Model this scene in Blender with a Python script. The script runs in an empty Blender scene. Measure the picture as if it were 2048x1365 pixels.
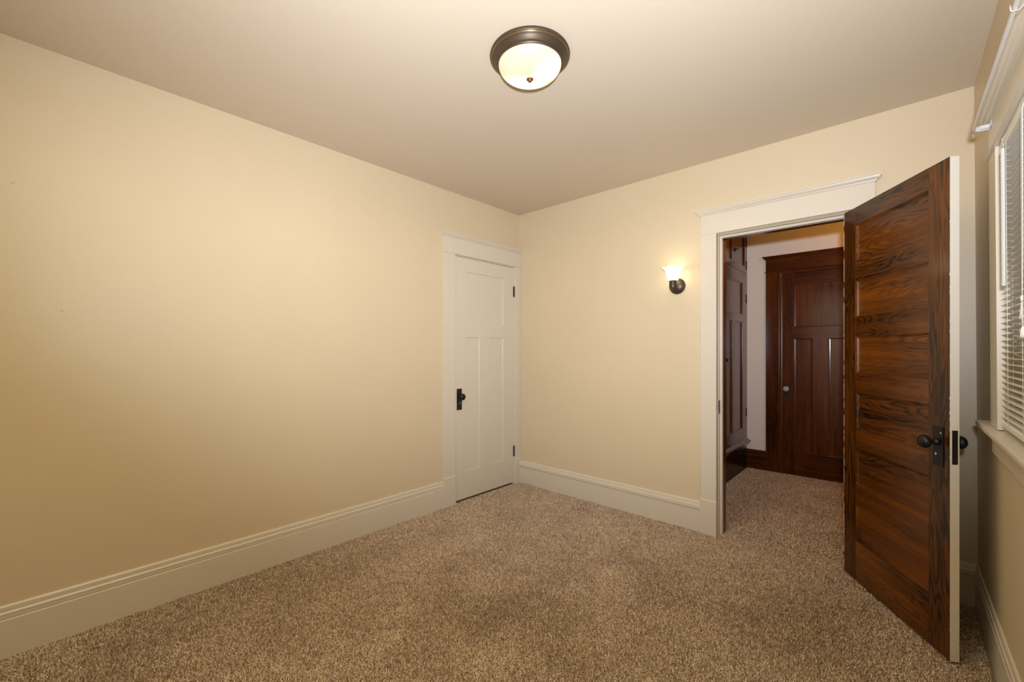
import bpy, bmesh, math, random
import numpy as np
from mathutils import Vector, Matrix

random.seed(7)
rng = np.random.default_rng(7)
S = bpy.context.scene
COL = S.collection

# ------------------------------------------------------------------ camera
H = 1.255
YAW = math.radians(42.447)
F_PX = 855.0
cam_d = bpy.data.cameras.new('camera')
cam_d.sensor_fit = 'HORIZONTAL'
cam_d.sensor_width = 36.0
cam_d.lens = 36.0 * F_PX / 2048.0
cam_d.shift_y = (702.0 - 682.5) / 2048.0
cam_d.clip_start = 0.02
cam = bpy.data.objects.new('camera', cam_d)
COL.objects.link(cam)
cam.location = (0, 0, H)
cam.rotation_euler = (math.radians(90), 0, YAW)
S.camera = cam

# ------------------------------------------------------------------ world, lights, exposure
w = bpy.data.worlds.new('world'); S.world = w; w.use_nodes = True
bg = w.node_tree.nodes['Background']
bg.inputs[0].default_value = (0.74, 0.79, 0.67, 1); bg.inputs[1].default_value = 0.20
S.view_settings.view_transform = 'Standard'
S.view_settings.look = 'None'
S.view_settings.gamma = 1.0
S.view_settings.use_curve_mapping = False
S.view_settings.exposure = 0.0
S.cycles.use_denoising = True
try: S.cycles.denoiser = 'OPENIMAGEDENOISE'
except Exception: pass
S.cycles.max_bounces = 10
S.cycles.diffuse_bounces = 6
S.cycles.glossy_bounces = 4
S.cycles.sample_clamp_indirect = 6.0

ZCEIL = 2.56
# the photographer's flash, sitting on the camera, 18 cm above the lens
FLASH_W, FILL_W, LAMP_W, HALL_W = 352.0, 17.0, 10.0, 12.0
FLASH_COL = (0.95, 1.0, 1.13); FILL_COL = (1.0, 0.97, 0.70); LAMP_COL = (1.0, 0.80, 0.52); HALL_COL = (1.0, 0.43, 0.08)
def add_light(name, kind, energy, col, loc, rot=(0, 0, 0)):
    d = bpy.data.lights.new(name, kind); d.energy = energy; d.color = col
    o = bpy.data.objects.new(name, d); COL.objects.link(o); o.location = loc; o.rotation_euler = rot
    return d
fl = add_light('camera_flash', 'SPOT', FLASH_W, FLASH_COL, (0.055, 0.0, 1.435), (math.radians(116), 0, YAW - math.radians(5)))
fl.spot_size = math.radians(128); fl.spot_blend = 1.0; fl.shadow_soft_size = 0.035
# added soft fill just under the ceiling, standing in for bounced flash light
bo = add_light('bounce_fill', 'AREA', FILL_W, FILL_COL, (-0.95, -0.02, ZCEIL - 0.01), (0, 0, YAW))
bo.shape = 'RECTANGLE'; bo.size = 1.0; bo.size_y = 1.0
# the bulbs of the ceiling light
LAMP_POS = (-1.214, 1.444)
lp = add_light('ceiling_bulb', 'SPOT', LAMP_W, LAMP_COL, (LAMP_POS[0], LAMP_POS[1], 2.425))
lp.spot_size = math.radians(180); lp.spot_blend = 0.35; lp.shadow_soft_size = 0.06
# the hall lamp, out of sight behind the open door
hl = add_light('hall_lamp', 'POINT', HALL_W, HALL_COL, (0.15, 4.1, 2.35)); hl.shadow_soft_size = 0.08

# ------------------------------------------------------------------ dimensions
XL = -2.735      # left wall
YB = 3.091       # back wall (room side)
YB2 = 3.22       # back wall (hall side)
ZC = 2.56        # ceiling
YF = -0.55       # wall behind the camera
YH = 5.14        # far wall of the hall
XH0, XH1 = -1.8, 1.3
FLOOR = -0.012

def wallx(y, z):                     # the right wall leans a little, as in an old house
    return 0.2585 + 0.005 * (YB - y) + 0.0056 * (ZC - z)
def RW(p):                           # (distance from right wall into the room, y, z) -> world
    d, y, z = p
    return (wallx(y, z) - d, y, z)
def LW(p):                           # (distance from left wall, y, z)
    return (XL + p[0], p[1], p[2])
def BW(p):                           # (distance from back wall, x, z)
    return (p[1], YB - p[0], p[2])

# ------------------------------------------------------------------ materials
def nodes_of(name):
    m = bpy.data.materials.new(name); m.use_nodes = True
    nt = m.node_tree
    return m, nt, nt.nodes['Principled BSDF']
def N(nt, t, **kw):
    n = nt.nodes.new(t)
    for k, v in kw.items(): setattr(n, k, v)
    return n
def ramp(nt, stops):
    r = N(nt, 'ShaderNodeValToRGB'); e = r.color_ramp.elements
    e[0].position = stops[0][0]; e[0].color = (*stops[0][1], 1)
    e[1].position = stops[-1][0]; e[1].color = (*stops[-1][1], 1)
    for p, c in stops[1:-1]:
        x = e.new(p); x.color = (*c, 1)
    return r
def plain(name, col, rough=0.5, metal=0.0, bump=0.0, bscale=300.0, coat=0.0, spec=0.5):
    m, nt, b = nodes_of(name)
    b.inputs['Base Color'].default_value = (*col, 1)
    b.inputs['Roughness'].default_value = rough
    b.inputs['Metallic'].default_value = metal
    b.inputs['Specular IOR Level'].default_value = spec
    b.inputs['Coat Weight'].default_value = coat
    b.inputs['Coat Roughness'].default_value = 0.12
    if bump > 0:
        tc = N(nt, 'ShaderNodeTexCoord'); no = N(nt, 'ShaderNodeTexNoise'); bp = N(nt, 'ShaderNodeBump')
        no.inputs['Scale'].default_value = bscale; no.inputs['Detail'].default_value = 3
        bp.inputs['Strength'].default_value = bump; bp.inputs['Distance'].default_value = 0.002
        nt.links.new(tc.outputs['Object'], no.inputs['Vector'])
        nt.links.new(no.outputs['Fac'], bp.inputs['Height'])
        nt.links.new(bp.outputs['Normal'], b.inputs['Normal'])
    return m

def wall_paint(name, col, marks=()):
    m = plain(name, col, 0.42, bump=0.16, bscale=160)
    nt = m.node_tree; b = nt.nodes['Principled BSDF']
    tc = N(nt, 'ShaderNodeTexCoord')
    no = N(nt, 'ShaderNodeTexNoise'); no.inputs['Scale'].default_value = 2.2; no.inputs['Detail'].default_value = 2
    nt.links.new(tc.outputs['Object'], no.inputs['Vector'])
    mx = N(nt, 'ShaderNodeMix', data_type='RGBA')
    mx.inputs[6].default_value = (*[c * 0.97 for c in col], 1); mx.inputs[7].default_value = (*[c * 1.03 for c in col], 1)
    nt.links.new(no.outputs['Fac'], mx.inputs[0])
    out = mx.outputs[2]
    for (p, r, f) in marks:          # small scuffs and filled nail holes
        d = N(nt, 'ShaderNodeVectorMath', operation='DISTANCE'); d.inputs[1].default_value = p
        nt.links.new(tc.outputs['Object'], d.inputs[0])
        mr = N(nt, 'ShaderNodeMapRange'); mr.inputs[1].default_value = r * 0.5; mr.inputs[2].default_value = r
        mr.inputs[3].default_value = f; mr.inputs[4].default_value = 0.0
        nt.links.new(d.outputs['Value'], mr.inputs[0])
        m2 = N(nt, 'ShaderNodeMix', data_type='RGBA'); m2.inputs[7].default_value = (0.44, 0.34, 0.21, 1)
        nt.links.new(mr.outputs[0], m2.inputs[0]); nt.links.new(out, m2.inputs[6]); out = m2.outputs[2]
    nt.links.new(out, b.inputs['Base Color'])
    return m

_wood = {}
def wood(axis, dark, mid, light, seed=0, rough=0.30, coat=0.20, freq=1.0, figure=0.33, key='w'):
    k = (axis, seed, key)
    if k in _wood: return _wood[k]
    m, nt, b = nodes_of('stained_wood')
    tc = N(nt, 'ShaderNodeTexCoord')
    mp = N(nt, 'ShaderNodeMapping')
    rs = random.Random(seed * 31 + 5)
    # bring the grain axis to X
    if axis == 'Z': mp.inputs['Rotation'].default_value = (0, math.radians(90), 0)
    elif axis == 'Y': mp.inputs['Rotation'].default_value = (0, 0, math.radians(90))
    mp.inputs['Location'].default_value = (rs.uniform(-3, 3), rs.uniform(-3, 3), rs.uniform(-3, 3))
    nt.links.new(tc.outputs['Object'], mp.inputs['Vector'])
    def scaled(v):
        s = N(nt, 'ShaderNodeMapping'); s.inputs['Scale'].default_value = v
        nt.links.new(mp.outputs['Vector'], s.inputs['Vector']); return s.outputs['Vector']
    def noise(sc, detail, dist=0.0, r_=0.5):
        n_ = N(nt, 'ShaderNodeTexNoise'); n_.inputs['Scale'].default_value = 1.0; n_.inputs['Detail'].default_value = detail
        n_.inputs['Roughness'].default_value = r_; n_.inputs['Distortion'].default_value = dist
        nt.links.new(scaled(sc), n_.inputs['Vector']); return n_.outputs['Fac']
    def math_(op, a_, b_, c_=None):
        q = N(nt, 'ShaderNodeMath', operation=op)
        for i_, v_ in enumerate((a_, b_, c_)):
            if v_ is None: continue
            if isinstance(v_, (int, float)): q.inputs[i_].default_value = v_
            else: nt.links.new(v_, q.inputs[i_])
        return q.outputs[0]
    def maprange(x_, lo_, hi_, a_, b_, smooth=True):
        q = N(nt, 'ShaderNodeMapRange', interpolation_type='SMOOTHSTEP' if smooth else 'LINEAR')
        for i_, v_ in enumerate((lo_, hi_, a_, b_)): q.inputs[i_ + 1].default_value = v_
        nt.links.new(x_, q.inputs[0]); return q.outputs[0]
    # growth rings: contour lines of a noise field stretched along the grain, strong in some places and faint in others
    field = noise((1.25, 9.0, 9.0), 2.2, 0.25, 0.5)
    rings = math_('PINGPONG', math_('MULTIPLY', field, 19.0 * freq), 0.5)
    line = maprange(rings, 0.02, 0.34, 1.0, 0.0)
    where = maprange(noise((1.1, 5.0, 5.0), 1.5), 0.36, 0.64, 0.2, 1.0)
    fine = noise((7.0, 150.0, 150.0), 3.0)
    streak = noise((1.3, 42.0, 42.0), 2.0)
    broad = noise((0.9, 4.5, 4.5), 2.0)
    v = math_('MULTIPLY_ADD', broad, 1.15, -0.18)
    v = math_('MULTIPLY_ADD', streak, 0.55, math_('ADD', v, -0.275))
    v = math_('MULTIPLY_ADD', fine, 0.40, math_('ADD', v, -0.20))
    v = math_('SUBTRACT', v, math_('MULTIPLY', math_('MULTIPLY', line, where), figure))
    r = ramp(nt, [(0.02, dark), (0.42, mid), (0.85, light)])
    nt.links.new(v, r.inputs['Fac'])
    nt.links.new(r.outputs['Color'], b.inputs['Base Color'])
    b.inputs['Specular IOR Level'].default_value = 0.32
    b.inputs['Roughness'].default_value = rough
    b.inputs['Coat Weight'].default_value = coat
    b.inputs['Coat Roughness'].default_value = 0.14
    bp = N(nt, 'ShaderNodeBump'); bp.inputs['Strength'].default_value = 0.18; bp.inputs['Distance'].default_value = 0.001
    nt.links.new(fine, bp.inputs['Height']); nt.links.new(bp.outputs['Normal'], b.inputs['Normal'])
    _wood[k] = m
    return m
DOORW = ((0.012, 0.0040, 0.0009), (0.112, 0.0320, 0.0020), (0.255, 0.075, 0.0050))
HALLW = ((0.024, 0.0064, 0.0010), (0.090, 0.0235, 0.0026), (0.170, 0.050, 0.0056))
def door_wood(axis, seed): return wood(axis, *DOORW, seed=seed, key='door')
def hall_wood(axis, seed): return wood(axis, *HALLW, seed=seed, key='hall', rough=0.22, coat=0.35, freq=0.6, figure=0.14)

def lamp_glass(name, lo, hi, spots, falloff):
    # glowing frosted glass: brighter close to the bulbs behind it
    m, nt, b = nodes_of(name)
    b.inputs['Base Color'].default_value = (0.30, 0.28, 0.22, 1); b.inputs['Roughness'].default_value = 0.35
    tc = N(nt, 'ShaderNodeTexCoord'); prev = None
    for p in spots:
        d = N(nt, 'ShaderNodeVectorMath', operation='DISTANCE'); d.inputs[1].default_value = p
        nt.links.new(tc.outputs['Object'], d.inputs[0])
        mr = N(nt, 'ShaderNodeMapRange', interpolation_type='SMOOTHSTEP')
        mr.inputs[1].default_value = 0.02; mr.inputs[2].default_value = falloff; mr.inputs[3].default_value = 1; mr.inputs[4].default_value = 0
        nt.links.new(d.outputs['Value'], mr.inputs[0])
        if prev is None: prev = mr.outputs[0]
        else:
            mx = N(nt, 'ShaderNodeMath', operation='MAXIMUM'); nt.links.new(prev, mx.inputs[0]); nt.links.new(mr.outputs[0], mx.inputs[1]); prev = mx.outputs[0]
    mix = N(nt, 'ShaderNodeMix', data_type='RGBA'); mix.inputs[6].default_value = (*lo, 1); mix.inputs[7].default_value = (*hi, 1)
    nt.links.new(prev, mix.inputs[0]); nt.links.new(mix.outputs[2], b.inputs['Emission Color'])
    b.inputs['Emission Strength'].default_value = 1.0
    return m

WALL = (0.65, 0.54, 0.365)
M_wallL = wall_paint('tan_wall_paint', WALL, marks=[
    ((XL, -0.09, 1.955), 0.007, 0.55), ((XL, 0.05, 1.43), 0.007, 0.45), ((XL, 0.41, 2.02), 0.005, 0.5),
    ((XL, 0.72, 0.83), 0.006, 0.35), ((XL, 1.31, 0.79), 0.006, 0.35), ((XL, 1.05, 1.98), 0.004, 0.4)])
M_wall = wall_paint('tan_wall_paint', WALL)
M_hallwall = wall_paint('pale_hall_paint', (0.86, 0.81, 0.71))
M_ceil = plain('ceiling_paint', (0.65, 0.565, 0.435), 0.6, bump=0.10, bscale=220)
M_trim = plain('white_trim_paint', (0.655, 0.59, 0.475), 0.33, bump=0.05, bscale=60)
M_black = plain('black_hardware', (0.010, 0.0095, 0.009), 0.38, metal=0.3, bump=0.05, bscale=400)
M_bronze = plain('oiled_bronze', (0.085, 0.058, 0.036), 0.42, metal=0.55)
M_gold = plain('rubbed_gold_line', (0.62, 0.47, 0.24), 0.3, metal=0.9)
M_copper = plain('warm_bronze', (0.20, 0.085, 0.04), 0.35, metal=0.6)
M_white_metal = plain('white_enamel', (0.62, 0.62, 0.60), 0.28)
M_slat = plain('blind_slat_enamel', (0.80, 0.78, 0.70), 0.35)
M_cord = plain('white_cord', (0.80, 0.77, 0.70), 0.8)
M_wire = plain('bright_wire', (0.75, 0.74, 0.70), 0.25, metal=0.7)
M_base = plain('black_painted_base', (0.008, 0.006, 0.005), 0.3)
M_gap = plain('dark_gap', (0.01, 0.008, 0.006), 0.9)

def glass_mat(name, rough=0.0, col=(1, 1, 1), ior=1.45):
    m, nt, b = nodes_of(name)
    b.inputs['Base Color'].default_value = (*col, 1)
    b.inputs['Transmission Weight'].default_value = 1.0
    b.inputs['Roughness'].default_value = rough; b.inputs['IOR'].default_value = ior
    return m
M_glass = glass_mat('window_glass')
M_crystal = plain('crystal_glass', (0.72, 0.72, 0.66), 0.08, spec=0.9); M_crystal.node_tree.nodes['Principled BSDF'].inputs['Transmission Weight'].default_value = 0.35

def edge_paint():                      # cream paint with worn chips showing wood
    m, nt, b = nodes_of('chipped_edge_paint')
    tc = N(nt, 'ShaderNodeTexCoord'); no = N(nt, 'ShaderNodeTexNoise'); no.inputs['Scale'].default_value = 45; no.inputs['Detail'].default_value = 5
    mp = N(nt, 'ShaderNodeMapping'); mp.inputs['Scale'].default_value = (1, 1, 0.35)
    nt.links.new(tc.outputs['Object'], mp.inputs['Vector']); nt.links.new(mp.outputs['Vector'], no.inputs['Vector'])
    r = ramp(nt, [(0.44, (0.06, 0.024, 0.009)), (0.50, (0.78, 0.70, 0.57))])
    nt.links.new(no.outputs['Fac'], r.inputs['Fac']); nt.links.new(r.outputs['Color'], b.inputs['Base Color'])
    b.inputs['Roughness'].default_value = 0.4
    return m
M_chip = edge_paint()
M_edge = plain('cream_edge_paint', (0.74, 0.70, 0.60), 0.35, bump=0.06, bscale=80)

# ------------------------------------------------------------------ mesh helpers
class MB:
    def __init__(s, xf=None): s.v = []; s.f = []; s.xf = xf; s.smooth = []
    def add(s, vs, fs, smooth=False):
        o = len(s.v); s.v += [tuple(p) for p in vs]
        for f in fs: s.f.append(tuple(o + i for i in f)); s.smooth.append(smooth)
    def box(s, a, b):
        x0, y0, z0 = [min(i, j) for i, j in zip(a, b)]; x1, y1, z1 = [max(i, j) for i, j in zip(a, b)]
        s.add([(x0,y0,z0),(x1,y0,z0),(x1,y1,z0),(x0,y1,z0),(x0,y0,z1),(x1,y0,z1),(x1,y1,z1),(x0,y1,z1)],
              [(0,3,2,1),(4,5,6,7),(0,1,5,4),(1,2,6,5),(2,3,7,6),(3,0,4,7)])
    def prism(s, prof, a, b, mk, smooth=False):
        # closed profile [(u,v)] swept from a to b; mk(u,v,t) -> point
        n = len(prof); vs = [mk(u, v, a) for u, v in prof] + [mk(u, v, b) for u, v in prof]
        fs = [(i, (i+1) % n, n + (i+1) % n, n + i) for i in range(n)]
        s.add(vs, fs, smooth)
        s.add(vs[:n], [tuple(range(n))[::-1]]); s.add(vs[n:], [tuple(range(n))])
    def lathe(s, prof, mk, seg=48, smooth=True, cap0=True, cap1=True, ripple=None):
        # profile [(r,h)]; mk(cx,cy,h) -> point
        vs = []
        for k, (r, h) in enumerate(prof):
            for i in range(seg):
                a = 2 * math.pi * i / seg
                hh, rr = h, r
                if ripple: rr, hh = ripple(r, h, a)
                vs.append(mk(rr * math.cos(a), rr * math.sin(a), hh))
        fs = []
        for k in range(len(prof) - 1):
            for i in range(seg):
                j = (i + 1) % seg
                fs.append((k*seg+i, k*seg+j, (k+1)*seg+j, (k+1)*seg+i))
        s.add(vs, fs, smooth)
        if cap0: s.add([vs[i] for i in range(seg)], [tuple(range(seg))[::-1]])
        if cap1: s.add([vs[(len(prof)-1)*seg + i] for i in range(seg)], [tuple(range(seg))])
    def tube(s, pts, r, seg=8, close=True):
        pts = [Vector(p) for p in pts]; rings = []
        up = Vector((0.13, 0.27, 0.95)).normalized()
        for i, p in enumerate(pts):
            t = (pts[min(i+1, len(pts)-1)] - pts[max(i-1, 0)]).normalized()
            a = t.cross(up)
            if a.length < 0.05: a = t.cross(Vector((1, 0, 0)))
            a.normalize(); b = t.cross(a).normalized()
            rr = r[i] if isinstance(r, (list, tuple)) else r
            rings.append([p + a * (rr * math.cos(2*math.pi*k/seg)) + b * (rr * math.sin(2*math.pi*k/seg)) for k in range(seg)])
        vs = [q for ring in rings for q in ring]; fs = []
        for i in range(len(pts) - 1):
            for k in range(seg):
                l = (k + 1) % seg
                fs.append((i*seg+k, i*seg+l, (i+1)*seg+l, (i+1)*seg+k))
        s.add(vs, fs, True)
        if close:
            s.add(rings[0], [tuple(range(seg))[::-1]]); s.add(rings[-1], [tuple(range(seg))])
    def build(s, name, mat, parent=None, bevel=0.0, loc=None, seg=2):
        vs = [s.xf(p) for p in s.v] if s.xf else s.v
        if loc is not None: vs = [(p[0]-loc[0], p[1]-loc[1], p[2]-loc[2]) for p in vs]
        me = bpy.data.meshes.new(name); me.from_pydata([tuple(p) for p in vs], [], s.f)
        me.polygons.foreach_set('use_smooth', s.smooth)
        bm = bmesh.new(); bm.from_mesh(me)
        bmesh.ops.remove_doubles(bm, verts=bm.verts, dist=1e-6)
        bmesh.ops.recalc_face_normals(bm, faces=bm.faces)
        bm.to_mesh(me); bm.free()
        me.materials.append(mat)
        o = bpy.data.objects.new(name, me); COL.objects.link(o)
        if parent is not None: o.parent = parent
        elif loc is not None: o.location = loc
        if bevel > 0:
            b = o.modifiers.new('bevel', 'BEVEL'); b.width = bevel; b.segments = seg; b.limit_method = 'ANGLE'; b.angle_limit = math.radians(40)
        return o

def tag(o, label, cat, group=None, kind=None):
    o['label'] = label; o['category'] = cat
    if group: o['group'] = group
    if kind: o['kind'] = kind
    return o
def thing(name, label, cat, loc=(0,0,0), rz=0.0, kind=None, group=None):
    o = bpy.data.objects.new(name, None); COL.objects.link(o)
    o.location = loc; o.rotation_euler = (0, 0, rz); o.empty_display_size = 0.1
    return tag(o, label, cat, group, kind)

# ------------------------------------------------------------------ room shell
T = 0.13
DC0, DC1, DCZ = 2.283, 3.018, 2.048       # closet opening in left wall (y)
DH0, DH1, DHZ = -0.945, -0.187, 2.048     # hall opening in back wall (x)
WY0, WY1, WZ0, WZ1 = 1.28, 2.33, 0.945, 2.0  # window opening in right wall

m = MB(); m.box((XL - T, YF - T, FLOOR - 0.1), (XH1 + T, YH + T, FLOOR))
tag(m.build('floor', plain('carpet_backing', (0.28, 0.21, 0.14), 0.95)), 'floor under the brown carpet of the bedroom and the hall', 'floor', kind='structure')
m = MB(); m.box((XL - T, YF - T, ZC), (0.6, YB + 0.065, ZC + 0.1))
tag(m.build('ceiling', M_ceil), 'smooth beige bedroom ceiling carrying the round bronze light', 'ceiling', kind='structure')

m = MB(); m.box((XL - T, YF - T, FLOOR), (XL, DC0, ZC)); m.box((XL - T, DC1, FLOOR), (XL, YB + T, ZC)); m.box((XL - T, DC0, DCZ), (XL, DC1, ZC))
tag(m.build('wall_left', M_wallL), 'long bare tan wall on the left with the white closet door at its far end', 'wall', kind='structure')
m = MB(); m.box((XL, YB, FLOOR), (DH0, YB2, ZC)); m.box((DH1, YB, FLOOR), (0.42, YB2, ZC)); m.box((DH0, YB, DHZ), (DH1, YB2, ZC))
tag(m.build('wall_back', M_wall), 'tan wall with the doorway to the hall and the small sconce', 'wall', kind='structure')
m = MB(RW)
m.box((-T, YF, FLOOR), (0, WY0, ZC)); m.box((-T, WY1, FLOOR), (0, YB + 0.02, ZC)); m.box((-T, WY0, FLOOR), (0, WY1, WZ0)); m.box((-T, WY0, WZ1), (0, WY1, ZC))
tag(m.build('wall_right', M_wall), 'tan wall at the right edge holding the window with blinds', 'wall', kind='structure')
m = MB(); m.box((XL - T, YF - T, FLOOR), (0.42, YF, ZC))
tag(m.build('wall_front', M_wall), 'tan wall behind the camera, not in view', 'wall', kind='structure')

# hall shell
m = MB(); m.box((XH0 - T, YH, FLOOR), (XH1 + T, YH + T, ZC))
tag(m.build('wall_hall', M_hallwall), 'pale hall wall seen through the doorway, around the dark stained door', 'wall', kind='structure')
m = MB(); m.box((XH0 - T, YB2, FLOOR), (XH0, YH, ZC))
tag(m.build('wall_hall_left', M_hallwall), 'hall end wall hidden behind the dark built-in cabinet', 'wall', kind='structure')
m = MB(); m.box((XH1, YB2, FLOOR), (XH1 + T, YH, ZC)); m.box((0.42, YB, FLOOR), (XH1 + T, YB2, ZC))
tag(m.build('wall_hall_right', M_hallwall), 'hall end wall hidden behind the open brown door', 'wall', kind='structure')
m = MB(); m.box((XH0 - T, YB + 0.065, ZC), (XH1 + T, YH + T, ZC + 0.1))
tag(m.build('ceiling_hall', M_hallwall), 'hall ceiling above the doorway, out of view', 'ceiling', kind='structure')

# ------------------------------------------------------------------ baseboards
BBP = [(0, 0.012), (0.013, 0.012), (0.013, 0.0), (0.0, 0.0)]
def base_profile(s=1.0, lip=False):
    if lip:   # the board's top edge stands proud of the cap as a thin lip
        return [(0, FLOOR), (0.018*s, FLOOR), (0.018*s, 0.1465), (0.0165*s, 0.1485), (0.0135*s, 0.1485), (0.0135*s, 0.152), (0.0155*s, 0.154), (0.0155*s, 0.166), (0.0165*s, 0.168), (0.0165*s, 0.174), (0.0135*s, 0.178), (0.0105*s, 0.180), (0.0105*s, 0.192), (0.0095*s, 0.199), (0.006*s, 0.2035), (0, 0.205)]
    # (d, z): flat board, tiny gap line, then a two-step cap moulding
    return [(0, FLOOR), (0.014*s, FLOOR), (0.014*s, 0.146), (0.011*s, 0.1465), (0.011*s, 0.149), (0.019*s, 0.1495),
            (0.020*s, 0.153), (0.020*s, 0.172), (0.018*s, 0.177), (0.0135*s, 0.181), (0.0125*s, 0.186), (0.0125*s, 0.193), (0.010*s, 0.199), (0.006*s, 0.2035), (0, 0.205)]
m = MB(); m.prism(base_profile(1.0, True), YF, 2.158, lambda d, z, t: LW((d, t, z)))
tag(m.build('baseboard_left', M_trim), 'tall white baseboard along the long left wall', 'baseboard', kind='structure')
m = MB(); m.prism(base_profile(), XL + 0.0, -1.037, lambda d, z, t: BW((d, t, z)))
m.prism(base_profile(), -0.112, wallx(YB, 0.1), lambda d, z, t: BW((d, t, z)))
tag(m.build('baseboard_back', M_trim), 'white baseboard under the sconce, running on behind the open door', 'baseboard', kind='structure')
m = MB(); m.prism(base_profile(0.72, True), YF, YB, lambda d, z, t: RW((d, t, z)))
tag(m.build('baseboard_right', M_trim), 'white baseboard below the window, beside the open door', 'baseboard', kind='structure')
m = MB(); m.box((-1.256, YH - 0.016, FLOOR), (-1.068, YH, 0.175))
m.prism([(0, 0.175), (0.018, 0.175), (0.018, 0.182), (0.010, 0.19), (0.006, 0.197), (0, 0.197)], -1.256, -1.068, lambda d, z, t: (t, YH - d, z))
tag(m.build('baseboard_hall', hall_wood('X', 3), bevel=0.001), 'short dark baseboard between cabinet and dark door in the hall', 'baseboard', kind='structure')

# ------------------------------------------------------------------ door and window casings
CROWN = [(0.020, 0.0), (0.026, 0.001), (0.027, 0.005), (0.029, 0.008), (0.036, 0.013), (0.041, 0.020), (0.043, 0.026), (0.048, 0.027), (0.048, 0.034), (0.0, 0.034), (0.0, 0.0)]
def crown(m, mk_axis, a, b, z0, ret=0.040):
    # crown cap with mitred returns at both ends; mk_axis(d, t, z)
    n = len(CROWN); vs = []
    for end, sgn in ((a, -1), (b, 1)):
        for d, z in CROWN:
            e = max(0.0, d - 0.020)
            vs.append(mk_axis(d, end + sgn * e, z0 + z))
    fs = [(i, (i+1) % n, n + (i+1) % n, n + i) for i in range(n)]
    m.add(vs, fs); m.add(vs[:n], [tuple(range(n))[::-1]]); m.add(vs[n:], [tuple(range(n))])
def returns(m, mk, a, b, z0):        # little end returns running back to the wall
    for end, sgn in ((a, -1), (b, 1)):
        prof = [(max(0.0, d - 0.020), z) for d, z in CROWN if d >= 0.020]
        prof = prof + [(0.0, 0.034)]
        m.prism(prof, 0.0, 0.020, lambda e, z, t, end=end, sgn=sgn: mk(t, end + sgn * e, z0 + z))

def casing(name, label, mk, legs, head, plinth_h=0.232, d=0.020, mat=None, bead=True, crown_on=True, z_head=2.052, head_h=0.134):
    mat = mat or M_trim
    r = thing(name, label, 'door frame', kind='structure')
    for a, b in legs:
        m = MB(lambda p: mk(*p)); m.box((0, a, plinth_h), (d, b, z_head)); m.build('casing_leg', mat, r, bevel=0.0012)
        m = MB(lambda p: mk(*p))
        m.prism([(0, FLOOR), (d + 0.004, FLOOR), (d + 0.004, plinth_h - 0.008), (d - 0.001, plinth_h), (0, plinth_h)], a - 0.001, b + 0.001, lambda u, z, t: (u, t, z))
        m.build('plinth_block', mat, r, bevel=0.0008)
    a, b = head
    m = MB(lambda p: mk(*p)); m.box((0, a, z_head + 0.001), (d, b, z_head + head_h)); m.build('head_board', mat, r, bevel=0.0012)
    if bead:
        m = MB(lambda p: mk(*p))
        m.prism([(0, z_head - 0.0005), (d + 0.0015, z_head - 0.0005), (d + 0.0025, z_head + 0.0005), (d + 0.0025, z_head + 0.002), (d + 0.001, z_head + 0.003), (0, z_head + 0.003)], a - 0.002, b + 0.002, lambda u, z, t: (u, t, z))
        m.build('bead', mat, r)
    m = MB(lambda p: mk(*p)); crown(m, lambda u, t, z: (u, t, z), a, b, z_head + head_h); returns(m, lambda u, t, z: (u, t, z), a, b, z_head + head_h)
    m.build('crown_cap', mat, r)
    return r

# closet door casing, left wall
tr1 = casing('trim_1', 'white craftsman casing around the narrow white closet door', lambda d, t, z: LW((d, t, z)),
             [(2.158, 2.279), (3.024, 3.0895)], (2.158, 3.0895), bead=False)
m = MB()
m.box((XL - T, DC0 - 0.006, FLOOR), (XL + 0.0005, DC0 + 0.006, 2.046)); m.box((XL - T, DC1 - 0.006, FLOOR), (XL + 0.0005, DC1 + 0.008, 2.046)); m.box((XL - T, DC0, 2.046), (XL + 0.0005, DC1, 2.056))
m.build('jamb', M_trim, tr1)
m = MB(); m.box((XL - T - 0.02, DC0 - 0.05, FLOOR), (XL - T, DC1 + 0.05, 2.1)); m.build('closet_back', M_gap, tr1)

# hall doorway casing, back wall
tr2 = casing('trim_2', 'white craftsman casing around the open doorway to the hall', lambda d, t, z: BW((d, t, z)),
             [(-1.037, -0.934), (-0.199, -0.112)], (-1.037, -0.112))
JX0, JX1, JZ = -0.927, -0.206, 2.041
m = MB()
m.box((JX0 - 0.0042, YB + 0.001, FLOOR), (JX0, 3.158, JZ)); m.box((JX1, YB + 0.001, FLOOR), (JX1 + 0.0042, 3.158, JZ)); m.box((JX0 - 0.0042, YB + 0.001, JZ), (JX1 + 0.0042, 3.158, JZ + 0.0042))
m.build('jamb', M_trim, tr2, bevel=0.001)
m = MB()
m.box((JX0 - 0.001, 3.130, FLOOR), (JX0 + 0.013, 3.158, JZ - 0.013)); m.box((JX1 - 0.013, 3.130, FLOOR), (JX1 + 0.001, 3.158, JZ - 0.013)); m.box((JX0 - 0.001, 3.130, JZ - 0.013), (JX1 + 0.001, 3.158, JZ + 0.001))
m.build('door_stop', M_trim, tr2, bevel=0.001)
m = MB()
m.box((DH0, 3.158, FLOOR), (JX0 + 0.013, YB2, JZ)); m.box((JX1 - 0.013, 3.158, FLOOR), (DH1, YB2, JZ)); m.box((DH0, 3.158, JZ - 0.013), (DH1, YB2, DHZ + 0.004))
o = m.build('jamb', hall_wood('Z', 4), tr2, bevel=0.001); o['label'] = 'dark stained hall side of the jamb'
m = MB()
for a, b in ((JX0 - 0.11, JX0 + 0.004), (JX1 - 0.004, JX1 + 0.11)): m.box((a, YB2, FLOOR), (b, YB2 + 0.02, 2.05))
m.box((JX0 - 0.11, YB2, 2.05), (JX1 + 0.11, YB2 + 0.02, 2.18))
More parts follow.
